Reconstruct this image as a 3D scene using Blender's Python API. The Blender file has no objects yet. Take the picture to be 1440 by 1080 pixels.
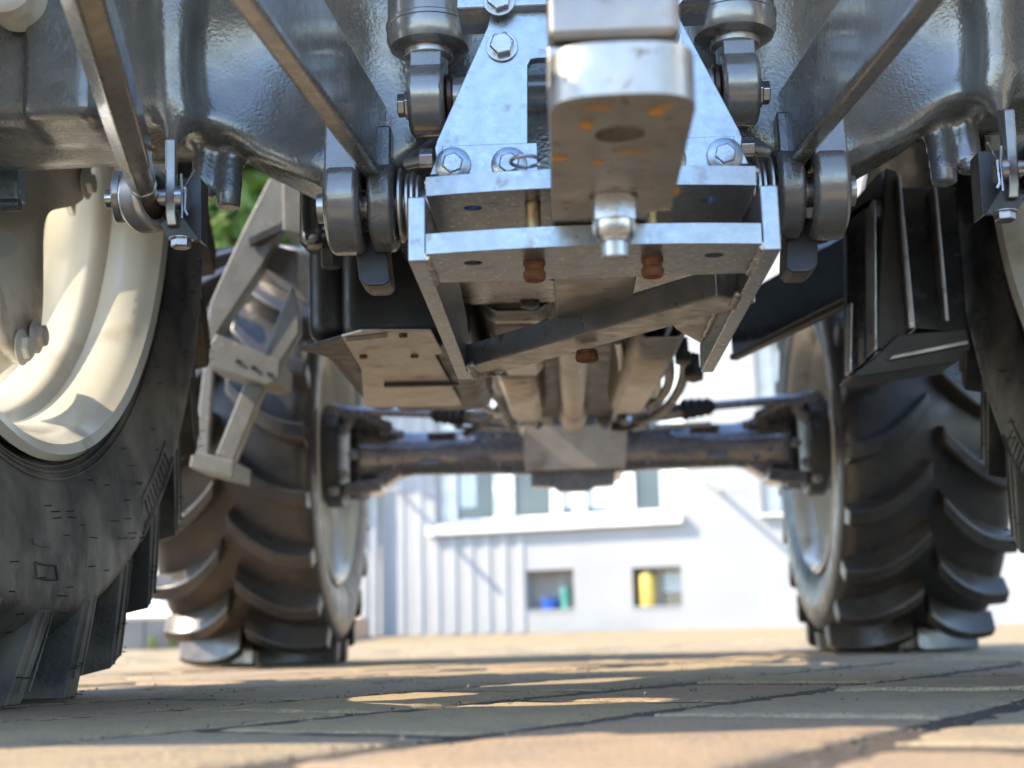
import bpy, bmesh, math, random
import numpy as np
from mathutils import Vector, Matrix
from mathutils.geometry import tessellate_polygon
random.seed(7); rng = np.random.default_rng(7)
R = math.radians
scene = bpy.context.scene
col = scene.collection

# ------------------------------------------------------------------ camera
F_PX, XV, YV, ROLL = 1955.0, 797.0, 895.0, 0.0225      # lens in pixels of a 1440 wide frame, where the tractor's axis vanishes, roll
CAM = Vector((-0.034, 0.0, 0.065))
d = Vector(((XV-720)/F_PX, (540-(YV-ROLL*77))/F_PX, -1)).normalized()
hz = Vector((math.cos(ROLL), math.sin(ROLL), 0))
up = d.cross(hz)
if up.y < 0: up = -up
up.normalize()
rt = d.cross(up)
W2C = Matrix((rt, d, up)).transposed()                 # columns: world X, Y, Z in camera axes
C2W = W2C.transposed()
cam_d = bpy.data.cameras.new("camera"); cam = bpy.data.objects.new("camera", cam_d); col.objects.link(cam)
cam.matrix_world = Matrix.Translation(CAM) @ C2W.to_4x4()
cam_d.sensor_width = 36; cam_d.lens = F_PX*36/1440
cam_d.clip_start = 0.01; cam_d.clip_end = 2000
cam_d.dof.use_dof = True; cam_d.dof.focus_distance = 1.52; cam_d.dof.aperture_fstop = 5.2
scene.camera = cam

# ------------------------------------------------------------------ sky, sun, exposure
SUN_EL, SUN_AZ = R(40), R(12)                           # from the left, a little behind the camera
sdir = Vector((-math.cos(SUN_EL)*math.cos(SUN_AZ), -math.cos(SUN_EL)*math.sin(SUN_AZ), math.sin(SUN_EL)))
w = bpy.data.worlds.new("World"); scene.world = w; w.use_nodes = True
nt = w.node_tree; bg = nt.nodes["Background"]
sky = nt.nodes.new("ShaderNodeTexSky"); sky.sky_type = 'NISHITA'; sky.sun_disc = False
sky.sun_elevation = SUN_EL; sky.dust_density = .3; sky.ozone_density = 1.8; sky.sun_rotation = math.atan2(sdir.x, sdir.y)
nt.links.new(sky.outputs[0], bg.inputs[0]); bg.inputs[1].default_value = 0.15
sl = bpy.data.lights.new("sun", 'SUN'); sl.energy = 2.4; sl.angle = R(0.5); sl.color = (1, .85, .62)
so = bpy.data.objects.new("sun", sl); col.objects.link(so)
so.rotation_euler = sdir.to_track_quat('Z', 'Y').to_euler()
vs = scene.view_settings; vs.view_transform = 'Standard'; vs.look = 'None'; vs.gamma = 1; vs.exposure = 2.3
scene.cycles.use_denoising = True
scene.cycles.max_bounces = 8; scene.cycles.diffuse_bounces = 5; scene.cycles.glossy_bounces = 4

# ------------------------------------------------------------------ photo pixel -> world
def unray(px, py): return C2W @ Vector(((px-720)/F_PX, (540-py)/F_PX, -1))
def P(px, py, Y):
    r = unray(px, py); return CAM + r*((Y-CAM.y)/r.y)
def PZ(px, py, z):
    r = unray(px, py); return CAM + r*((z-CAM.z)/r.z)

# ------------------------------------------------------------------ materials
def mat(name, c1, c2=None, rough=.5, metal=0.0, scale=20, bump=0.0, bscale=60, coat=0.0, dirt=None, dscale=6, dlo=.5, dhi=.7, rvar=.1, detail=4, emit=None):
    m = bpy.data.materials.new(name); m.use_nodes = True
    n = m.node_tree.nodes; L = m.node_tree.links
    b = n["Principled BSDF"]
    b.inputs["Metallic"].default_value = metal
    b.inputs["Coat Weight"].default_value = coat
    b.inputs["Coat Roughness"].default_value = .08
    tc = n.new("ShaderNodeTexCoord")
    def noise(s, det=detail):
        t = n.new("ShaderNodeTexNoise"); t.inputs["Scale"].default_value = s; t.inputs["Detail"].default_value = det
        L.new(tc.outputs["Object"], t.inputs["Vector"]); return t
    nz = noise(scale)
    mx = n.new("ShaderNodeMix"); mx.data_type = 'RGBA'
    c2 = c2 or tuple(x*.8 for x in c1)
    mx.inputs[6].default_value = (*c1, 1); mx.inputs[7].default_value = (*c2, 1)
    mr = n.new("ShaderNodeMapRange"); mr.inputs[1].default_value = .35; mr.inputs[2].default_value = .65
    L.new(nz.outputs[0], mr.inputs[0]); L.new(mr.outputs[0], mx.inputs[0])
    out = mx.outputs[2]
    rmap = n.new("ShaderNodeMapRange"); rmap.inputs[1].default_value = .3; rmap.inputs[2].default_value = .7
    rmap.inputs[3].default_value = max(.03, rough-rvar); rmap.inputs[4].default_value = min(1, rough+rvar)
    n2 = noise(scale*2.3); L.new(n2.outputs[0], rmap.inputs[0]); L.new(rmap.outputs[0], b.inputs["Roughness"])
    if dirt:
        nd = noise(dscale, 6); m2 = n.new("ShaderNodeMix"); m2.data_type = 'RGBA'
        r2 = n.new("ShaderNodeMapRange"); r2.inputs[1].default_value = dlo; r2.inputs[2].default_value = dhi
        L.new(nd.outputs[0], r2.inputs[0]); L.new(r2.outputs[0], m2.inputs[0])
        L.new(out, m2.inputs[6]); m2.inputs[7].default_value = (*dirt, 1); out = m2.outputs[2]
        if metal > 0:
            iv = n.new("ShaderNodeMapRange"); iv.inputs[3].default_value = metal; iv.inputs[4].default_value = 0
            L.new(r2.outputs[0], iv.inputs[0]); L.new(iv.outputs[0], b.inputs["Metallic"])
    L.new(out, b.inputs["Base Color"])
    if bump:
        nb = noise(bscale, 5); bp = n.new("ShaderNodeBump"); bp.inputs["Strength"].default_value = bump; bp.inputs["Distance"].default_value = .004
        nm = noise(bscale*.06, 3); mm = n.new("ShaderNodeMath"); mm.operation = 'MULTIPLY'
        r3 = n.new("ShaderNodeMapRange"); r3.inputs[1].default_value = .35; r3.inputs[2].default_value = .65; r3.inputs[3].default_value = .25; r3.inputs[4].default_value = 1.2
        L.new(nm.outputs[0], r3.inputs[0]); L.new(nb.outputs[0], mm.inputs[0]); L.new(r3.outputs[0], mm.inputs[1]); L.new(mm.outputs[0], bp.inputs["Height"]); L.new(bp.outputs[0], b.inputs["Normal"])
        if coat: L.new(bp.outputs[0], b.inputs["Coat Normal"])
    return m

M = {}
M['cast'] = mat('grey_cast_paint', (.185, .182, .175), (.14, .137, .132), metal=.45, rough=.26, bump=.24, bscale=240, coat=.5, dirt=(.16, .13, .1), dscale=7, dlo=.62, dhi=.85)
M['paint'] = mat('grey_gloss_paint', (.26, .25, .232), (.21, .20, .187), metal=.45, rough=.28, bump=.05, bscale=90, coat=.6, dirt=(.14, .11, .08), dscale=30, dlo=.66, dhi=.8)
M['matt'] = mat('dark_satin_paint', (.055, .055, .054), rough=.4, bump=.05, bscale=200)
M['axle'] = mat('blue_grey_gloss_paint', (.28, .28, .31), (.22, .22, .245), metal=.5, rough=.26, coat=.7, bump=.14, bscale=50, dirt=(.17, .13, .10), dscale=12, dlo=.64, dhi=.85)
M['plate'] = mat('galvanised_plate', (.39, .43, .48), (.33, .365, .41), rough=.33, metal=.9, scale=70, bump=.07, bscale=160, dirt=(.2, .17, .14), dscale=38, dlo=.60, dhi=.80, rvar=.08)
M['steel'] = mat('worn_steel', (.58, .56, .53), (.42, .40, .38), rough=.36, metal=.85, bump=.10, bscale=120, dirt=(.12, .09, .07), dscale=28, dlo=.62, dhi=.72)
M['steelw'] = mat('bright_welded_steel', (.47, .445, .41), (.36, .34, .315), rough=.38, metal=.85, bump=.2, bscale=80, dirt=(.10, .07, .05), dscale=60, dlo=.62, dhi=.7)
M['bar'] = mat('forged_drawbar_steel', (.36, .33, .30), (.27, .25, .23), rough=.38, metal=.7, bump=.08, bscale=90, dirt=(.16, .12, .09), dscale=30, dlo=.55, dhi=.75)
M['zinc'] = mat('zinc_bolt', (.46, .465, .48), (.36, .365, .375), rough=.3, metal=.95, bump=.05, bscale=300, dirt=(.16, .12, .09), dscale=80, dlo=.64, dhi=.75)
M['rust'] = mat('rusty_steel', (.22, .08, .03), (.10, .045, .025), rough=.75, metal=.2, scale=90, bump=.3, bscale=260)
M['bush'] = mat('dark_oiled_bush', (.06, .03, .02), (.04, .022, .016), rough=.3, metal=.4)
M['rustpin'] = mat('yellowed_pin', (.45, .33, .17), (.30, .14, .05), rough=.45, metal=.6, scale=70, bump=.1)
M['orange'] = mat('orange_rust_mark', (.55, .27, .035), (.40, .18, .03), rough=.6, scale=60)
M['cream'] = mat('cream_rim_paint', (.77, .73, .62), (.73, .69, .58), rough=.18, coat=.6, scale=8, bump=.03, bscale=40, dirt=(.36, .25, .16), dscale=9, dlo=.60, dhi=.86)
M['creamdark'] = mat('dusty_cream_paint', (.66, .62, .53), (.60, .56, .48), rough=.4, scale=12, bump=.05, dirt=(.26, .2, .15), dscale=14, dlo=.58, dhi=.8)
M['rubber'] = mat('tyre_rubber', (.018, .017, .016), (.028, .026, .024), rough=.55, scale=14, bump=.25, bscale=150, dirt=(.19, .168, .135), dscale=7, dlo=.42, dhi=.76, rvar=.12)
M['tread'] = mat('front_tyre_rubber', (.030, .028, .027), (.042, .037, .033), rough=.33, scale=9, bump=.18, bscale=70, dirt=(.085, .067, .052), dscale=7, dlo=.44, dhi=.8)
M['plastic'] = mat('black_plastic', (.014, .015, .016), rough=.42, bump=.12, bscale=300, dirt=(.05, .045, .04), dscale=12, dlo=.55, dhi=.9)
M['blackgloss'] = mat('black_gloss_panel', (.03, .034, .042), metal=.3, rough=.2, coat=.6, bump=.03, bscale=30)
M['guard'] = mat('bare_guard_sheet', (.54, .495, .44), (.45, .41, .365), rough=.42, metal=.4, bump=.1, bscale=40, dirt=(.22, .17, .13), dscale=16, dlo=.58, dhi=.75)
M['ladder'] = mat('grey_step_paint', (.20, .20, .19), (.16, .16, .15), rough=.45, bump=.1, bscale=120, dirt=(.3, .25, .2), dscale=60, dlo=.62, dhi=.7)
M['hose'] = mat('rubber_hose', (.02, .02, .02), rough=.4)
M['paver'] = mat('sandy_concrete', (.365, .275, .15), (.23, .175, .102), rough=.85, scale=260, bump=.95, bscale=170, dirt=(.21, .17, .14), dscale=22, dlo=.5, dhi=.8, detail=8)
M['paver2'] = mat('grey_brown_concrete', (.335, .258, .16), (.205, .16, .108), rough=.85, scale=260, bump=.95, bscale=150, dirt=(.19, .155, .13), dscale=18, dlo=.48, dhi=.8, detail=8)
M['paver3'] = mat('reddish_concrete', (.34, .242, .148), (.21, .15, .10), rough=.85, scale=260, bump=.95, bscale=160, dirt=(.2, .155, .125), dscale=15, dlo=.46, dhi=.8, detail=8)
M['joint'] = mat('dark_joint_sand', (.075, .058, .045), (.035, .028, .023), rough=.95, scale=60, bump=.8, bscale=200)
M['gravel'] = mat('grit', (.16, .13, .10), (.06, .05, .04), rough=.95, scale=40)
M['plaster'] = mat('white_render', (.33, .335, .34), (.30, .305, .315), rough=.85, scale=1.4, bump=.2, bscale=30)
M['clad'] = mat('white_cladding', (.34, .345, .355), (.31, .32, .33), rough=.5, scale=2)
M['frame'] = mat('white_window_frame', (.82, .82, .8), rough=.35, scale=5)
M['glass'] = mat('dark_window_glass', (.025, .032, .036), (.05, .06, .065), rough=.06, scale=1.2, coat=.5, rvar=.02)
M['curtain'] = mat('pale_curtain', (.6, .66, .68), (.5, .56, .58), rough=.8, scale=3)
M['reveal'] = mat('grey_reveal', (.36, .33, .31), rough=.8, scale=3)
M['yellow'] = mat('yellow_plastic', (.75, .55, .12), rough=.5)
M['blue'] = mat('blue_plastic', (.03, .12, .5), rough=.4)
M['teal'] = mat('teal_plastic', (.1, .35, .3), rough=.4)
M['wall'] = mat('grey_concrete_wall', (.14, .14, .138), (.11, .11, .11), rough=.9, scale=3, bump=.3, bscale=20)
M['peach'] = mat('peach_gravel_terrace', (.55, .36, .25), (.48, .32, .23), rough=.9, scale=4)
M['fence'] = mat('pale_fence_sheet', (.62, .70, .72), (.56, .64, .66), rough=.5, scale=3)
M['leaf'] = mat('spring_leaf', (.12, .20, .022), (.07, .13, .018), rough=.5, scale=2)
M['bark'] = mat('bark', (.09, .07, .05), rough=.9, bump=.5, bscale=20)
M['asphalt'] = mat('yard_ground', (.33, .25, .145), (.28, .21, .125), rough=.9, scale=1.2, bump=.3, bscale=30)
M['cab'] = mat('green_bodywork', (.05, .055, .055), rough=.35, coat=.4)

# ------------------------------------------------------------------ mesh builder
def empty(name, loc=(0, 0, 0), parent=None):
    o = bpy.data.objects.new(name, None); o.empty_display_size = .05; col.objects.link(o)
    o.location = loc
    if parent: o.parent = parent
    return o
def tag(o, label=None, cat=None, group=None, kind=None):
    if label: o['label'] = label
    if cat: o['category'] = cat
    if group: o['group'] = group
    if kind: o['kind'] = kind
    return o
def frame_of(ax):
    ax = Vector(ax).normalized()
    t = Vector((0, 0, 1)) if abs(ax.z) < .9 else Vector((1, 0, 0))
    u = ax.cross(t).normalized(); return ax, u, ax.cross(u)
class B:
    def __init__(s): s.v = []; s.f = []
    def add(s, vs, fs):
        k = len(s.v); s.v += [Vector(v) for v in vs]; s.f += [tuple(i+k for i in f) for f in fs]; return s
    def prism(s, pts, vec):
        pts = [Vector(p) for p in pts]; vec = Vector(vec); n = len(pts)
        s.add(pts+[p+vec for p in pts], [tuple(range(n)), tuple(range(2*n-1, n-1, -1))]+[(i, i+n, (i+1) % n+n, (i+1) % n) for i in range(n)]); return s
    def holed(s, outer, holes, vec):
        loops = [[Vector(p) for p in outer]]+[[Vector(p) for p in h] for h in holes]; vec = Vector(vec)
        tri = tessellate_polygon(loops); flat = [p for l in loops for p in l]; n = len(flat)
        fs = [tuple(t) for t in tri]+[tuple(i+n for i in reversed(t)) for t in tri]
        k = 0
        for l in loops:
            m = len(l); fs += [(k+i, k+i+n, k+(i+1) % m+n, k+(i+1) % m) for i in range(m)]; k += m
        s.add(flat+[p+vec for p in flat], fs); return s
    def box(s, lo, hi):
        (a, b, c), (d, e, f) = lo, hi
        s.add([(a, b, c), (d, b, c), (d, e, c), (a, e, c), (a, b, f), (d, b, f), (d, e, f), (a, e, f)],
              [(0, 3, 2, 1), (4, 5, 6, 7), (0, 1, 5, 4), (1, 2, 6, 5), (2, 3, 7, 6), (3, 0, 4, 7)]); return s
    def beam(s, p, q, wd, ht, up=(0, 0, 1)):
        p, q = Vector(p), Vector(q); a = (q-p).normalized(); u = a.cross(Vector(up)).normalized(); t = u.cross(a)
        c = [(-u*wd-t*ht)/2, (u*wd-t*ht)/2, (u*wd+t*ht)/2, (-u*wd+t*ht)/2]
        s.add([p+x for x in c]+[q+x for x in c], [(0, 1, 2, 3), (7, 6, 5, 4), (0, 4, 5, 1), (1, 5, 6, 2), (2, 6, 7, 3), (3, 7, 4, 0)]); return s
    def lathe(s, prof, o, ax, n=32, caps=True, ph=0):          # prof: (r, distance along axis)
        o = Vector(o); a, u, t = frame_of(ax); k = len(prof)
        vs = []
        for r, hh in prof:
            for i in range(n):
                x = 2*math.pi*i/n+ph; vs.append(o+a*hh+(u*math.cos(x)+t*math.sin(x))*r)
        fs = []
        for j in range(k-1):
            for i in range(n): fs.append((j*n+i, j*n+(i+1) % n, (j+1)*n+(i+1) % n, (j+1)*n+i))
        if caps: fs += [tuple(range(n-1, -1, -1)), tuple(range((k-1)*n, k*n))]
        s.add(vs, fs); return s
    def cyl(s, p, q, r, r2=None, n=28, ph=0):
        p, q = Vector(p), Vector(q); L = (q-p).length
        return s.lathe([(r, 0), (r if r2 is None else r2, L)], p, q-p, n, True, ph)
    def tube(s, path, r, n=8):
        path = [Vector(p) for p in path]; vs = []; fs = []
        for i, p in enumerate(path):
            a = path[min(i+1, len(path)-1)]-path[max(i-1, 0)]
            a, u, t = frame_of(a)
            for j in range(n):
                x = 2*math.pi*j/n; vs.append(p+(u*math.cos(x)+t*math.sin(x))*r)
        for i in range(len(path)-1):
            for j in range(n): fs.append((i*n+j, i*n+(j+1) % n, (i+1)*n+(j+1) % n, (i+1)*n+j))
        fs += [tuple(range(n-1, -1, -1)), tuple(range((len(path)-1)*n, len(path)*n))]
        s.add(vs, fs); return s
    def sphere(s, c, r, nu=16, nv=10):
        return s.lathe([(r*math.sin(math.pi*(i+.02)/(nv+.04)), -r*math.cos(math.pi*(i+.02)/(nv+.04))) for i in range(nv+1)], c, (0, 0, 1), nu)
    def done(s, name, m, parent=None, bevel=0.0, seg=2, angle=32, loc=None):
        me = bpy.data.meshes.new(name); me.from_pydata([tuple(v) for v in s.v], [], s.f); me.validate()
        bm = bmesh.new(); bm.from_mesh(me); bmesh.ops.recalc_face_normals(bm, faces=bm.faces); bm.to_mesh(me); bm.free()
        me.materials.append(M[m] if isinstance(m, str) else m)
        me.polygons.foreach_set('use_smooth', [True]*len(me.polygons))
        o = bpy.data.objects.new(name, me); col.objects.link(o)
        if bevel:
            md = o.modifiers.new('bevel', 'BEVEL'); md.width = bevel; md.segments = seg; md.limit_method = 'ANGLE'; md.angle_limit = R(angle); md.harden_normals = True
        else: me.set_sharp_from_angle(angle=R(angle))
        if parent: o.parent = parent
        if loc: o.location = loc
        return o
def MIR(p): return Vector((-p[0], p[1], p[2]))
class MBld(B):                                                  # a builder that can flip everything to the tractor's other side
    def flip(s): s.v = [MIR(v) for v in s.v]; s.f = [tuple(reversed(f)) for f in s.f]; return s
def sided(build, sgn):
    b = MBld(); build(b)
    return b if sgn < 0 else b.flip()
def bez(pts, n=14):
    pts = [Vector(p) for p in pts]; out = []
    for i in range(n+1):
        q = pts[:]; t = i/n
        while len(q) > 1: q = [q[j].lerp(q[j+1], t) for j in range(len(q)-1)]
        out.append(q[0])
    return out
def bolt(parent, p, ax, r, h, m='zinc', flange=0, washer=True, name='bolt', ph=.3):
    b = B(); a = Vector(ax).normalized(); p = Vector(p)
    if flange: b.lathe([(flange, 0), (flange, .0025), (flange*.8, .0045), (r*.9, .006)], p, a, 28)
    elif washer: b.lathe([(r*1.25, 0), (r*1.25, .0022)], p, a, 28)
    b.lathe([(r, .001), (r, h*.86), (r*.86, h)], p, a, 6, True, ph)
    b.lathe([(r*.8, h*.8), (r*.8, h*1.02)], p, a, 20)
    return b.done(name, m, parent, .0008, 2)

# ------------------------------------------------------------------ ground
def ground_z(y):
    return 0 if y < 12 else (.11*(y-12)/6 if y < 18 else .11)
ys = [-40, -4, 0, 2, 4, 8, 12, 13, 14, 15, 16, 17, 18, 24, 60, 200, 900]
xs = [-600, -100, -20, -8, -4, -2, 0, 2, 4, 8, 20, 100, 600]
b = B(); b.add([(x, y, ground_z(y)-.0052) for y in ys for x in xs],
      [(j*len(xs)+i, j*len(xs)+i+1, (j+1)*len(xs)+i+1, (j+1)*len(xs)+i) for j in range(len(ys)-1) for i in range(len(xs)-1)])
ground = b.done('ground', 'joint'); tag(ground, kind='structure', label='jointing sand under the paved yard')
PA = R(29); PU = Vector((math.sin(PA), math.cos(PA), 0)); PN = Vector((math.cos(PA), -math.sin(PA), 0))
ROW, LEN, GAP = .275, .48, .031
def paver_mesh(seed, fine=True):
    r = random.Random(seed); L, W = LEN-GAP, ROW-GAP
    nl, nw = (18, 10) if fine else (1, 1)
    ring = []
    for i in range(nl): ring.append((-L/2+L*i/nl, -W/2))
    for i in range(nw): ring.append((L/2, -W/2+W*i/nw))
    for i in range(nl): ring.append((L/2-L*i/nl, W/2))
    for i in range(nw): ring.append((-L/2, W/2-W*i/nw))
    n = len(ring); vs = []
    j = [(r.gauss(0, .0032), r.gauss(0, .0032)) if fine else (0, 0) for _ in ring]
    for sc, z in ((0, -.05), (.0005, -.006), (.003, -.0026), (.010, -.0008), (.035, 0)):
        for k, (x, y) in enumerate(ring):
            q = 1 if z > -.003 else .6
            sx = max(0, 1-2*sc/L); sy = max(0, 1-2*sc/W)
            vs.append((x*sx+j[k][0]*q, y*sy+j[k][1]*q, z+(r.gauss(0, .0005) if (fine and -.05 < z < 0) else 0)))
    fs = [(a*n+i, a*n+(i+1) % n, (a+1)*n+(i+1) % n, (a+1)*n+i) for a in range(4) for i in range(n)]
    fs.append(tuple(range(4*n, 5*n)))
    me = bpy.data.meshes.new('paver'); me.from_pydata(vs, [], fs)
    me.polygons.foreach_set('use_smooth', [True]*len(me.polygons)); me.set_sharp_from_angle(angle=R(50))
    return me
variants = []
for i in range(10):
    me = paver_mesh(i); me.materials.append(M[('paver', 'paver2', 'paver', 'paver3')[i % 4]]); variants.append(me)
cells = []
for a in range(-34, 40):
    for k in range(-20, 40):
        off = -.575+ROW*a; t = .83+LEN*k+(.24 if a % 2 else 0)
        c = PN*(off-ROW/2)+PU*(t+LEN/2)
        if -7 < c.x < 9 and .1 < c.y < 17.6: cells.append(c)
def seen(c): return abs((c.x+.0)/max(c.y, .3)) < .62
cells.sort(key=lambda c: (not seen(c), c.length))
rotz = math.pi/2-PA
for i, c in enumerate(cells[:290]):
    o = bpy.data.objects.new('paver', random.choice(variants)); col.objects.link(o); o.parent = ground
    o.location = (c.x, c.y, ground_z(c.y)+random.uniform(-.004, 0)); o.rotation_euler = (random.gauss(0, .005), random.gauss(0, .004), rotz)
b = B(); L2, W2 = (LEN-GAP)/2, (ROW-GAP)/2
for c in cells[290:]:
    z = ground_z(c.y)+random.uniform(-.002, 0)
    sl_ = .11/6 if 12 < c.y < 18 else 0
    vs = []
    for (e, zz) in ((0, -.04), (0, -.004), (.006, 0)):
        for su, sn in ((-1, -1), (1, -1), (1, 1), (-1, 1)):
            q = c+PU*(su*(L2-e))+PN*(sn*(W2-e)); vs.append((q.x, q.y, z+zz+sl_*(q.y-c.y)))
    b.add(vs, [(0, 1, 5, 4), (1, 2, 6, 5), (2, 3, 7, 6), (3, 0, 4, 7), (4, 5, 9, 8), (5, 6, 10, 9), (6, 7, 11, 10), (7, 4, 8, 11), (8, 9, 10, 11)])
o = b.done('paver_field', 'paver', ground); tag(o, kind='stuff')
b = B()
for _ in range(4200):
    a = random.randint(-3, 6); t = random.uniform(.4, 3.2)
    if random.random() < .8: q = PN*(-.575+ROW*a+random.gauss(0, .009))+PU*t
    else: q = Vector((random.uniform(-.9, .9), random.uniform(.6, 2.6), 0))
    s_ = abs(random.gauss(.0007, .0009))+.0005
    z = -.0045+s_*.6 if random.random() < .85 else s_*.4
    p = [q+Vector((random.uniform(-1, 1)*s_*1.4, random.uniform(-1, 1)*s_*1.4, z+random.uniform(-1, 1)*s_)) for _ in range(4)]
    b.add(p, [(0, 1, 2), (0, 2, 3), (0, 3, 1), (1, 3, 2)])
o = b.done('grit', 'gravel', ground); tag(o, kind='stuff')

# ------------------------------------------------------------------ tyres and wheels
def wheel_point(r, th, wv): return Vector((wv, -r*math.sin(th), -r*math.cos(th)))   # th = 0 at the bottom, growing towards the rear, axis X
def smooth_prof(cp, k=6):
    out = []
    for i in range(len(cp)-1):
        p0 = cp[max(i-1, 0)]; p1 = cp[i]; p2 = cp[i+1]; p3 = cp[min(i+2, len(cp)-1)]
        for j in range(k):
            t = j/k
            out.append(tuple(.5*(2*p1[c]+(-p0[c]+p2[c])*t+(2*p0[c]-5*p1[c]+4*p2[c]-p3[c])*t*t+(-p0[c]+3*p1[c]-3*p2[c]+p3[c])*t**3) for c in (0, 1)))
    out.append(cp[-1]); return out
def tyre(half, R0, corner, end, nl, d_tot, hub_z, m, parent, lugw=(.045, .034), nseg=144, lean=.06, w0=-.006, kn=2.1):
    b = B(); prof = smooth_prof(half)
    full = prof+[(-a, c) for a, c in reversed(prof[:-1])]
    k = len(full); vs = []; fs = []
    for i in range(nseg):
        th = 2*math.pi*i/nseg
        for wv, r in full: vs.append(wheel_point(r, th, wv))
    for i in range(nseg):
        for j in range(k-1): fs.append((i*k+j, i*k+j+1, ((i+1) % nseg)*k+j+1, ((i+1) % nseg)*k+j))
    b.add(vs, fs)
    pr = sorted([(a, c) for a, c in prof if c > half[-5][1] or True], key=lambda q: q[0])
    def base_r(wv):                                             # carcass radius at lateral position on the tread side
        best = max((c for a, c in prof if a >= wv-1e-6 and c > end[1]), default=end[1]); 
        up_ = [q for q in prof if q[1] >= half[4][1]]
        xs_ = [q[0] for q in reversed(up_)]; rs_ = [q[1] for q in reversed(up_)]
        return float(np.interp(wv, xs_, rs_))
    cw, cr = corner; ew, er = end
    for side in (1, -1):
        for q in range(nl):
            th0 = 2*math.pi*(q+(0 if side > 0 else .5))/nl+.04
            secs = []
            n1 = 9
            for i in range(n1):
                t = i/(n1-1); wv = w0+(cw-w0)*t
                dd = d_tot*(1-(1-t)**kn)
                rt_ = R0-(R0-cr)*t**2.5
                rb = (half[-1][1]-.012)*(1-t**4)+er*t**4
                ht = lugw[1]*(.60+.06*t); hb = lugw[0]*(.80+.05*t)-(lugw[0]-lugw[1])*.5*t**4
                secs.append((wv, rt_, wv+(ew-cw)*t**4, rb, dd, dd+d_tot*lean*t**4, ht, hb))
            vs = []
            for wv, rt_, wb, rb, dd, db_, ht_, hb_ in secs:
                ct, cb = th0-dd/R0, th0-db_/R0
                for (ww, rr, c) in ((wb, rb, cb-hb_/R0), (wv, rt_, ct-ht_/R0), (wv, rt_, ct+ht_/R0), (wb, rb, cb+hb_/R0)):
                    vs.append(wheel_point(rr, c, ww*side))
            n = len(secs); fs = []
            for i in range(n-1):
                for j in range(3): fs.append((i*4+j, i*4+j+1, i*4+4+j+1, i*4+4+j))
            fs += [(0, 3, 2, 1), ((n-1)*4, (n-1)*4+1, (n-1)*4+2, (n-1)*4+3)]
            b.add(vs, fs)
    for v in b.v:
        if v.z+hub_z < .001: v.z = .001-hub_z
    return b.done('tyre', m, parent, .007 if m == 'tread' else .002, 2 if m == 'tread' else 1, angle=42), prof

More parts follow.
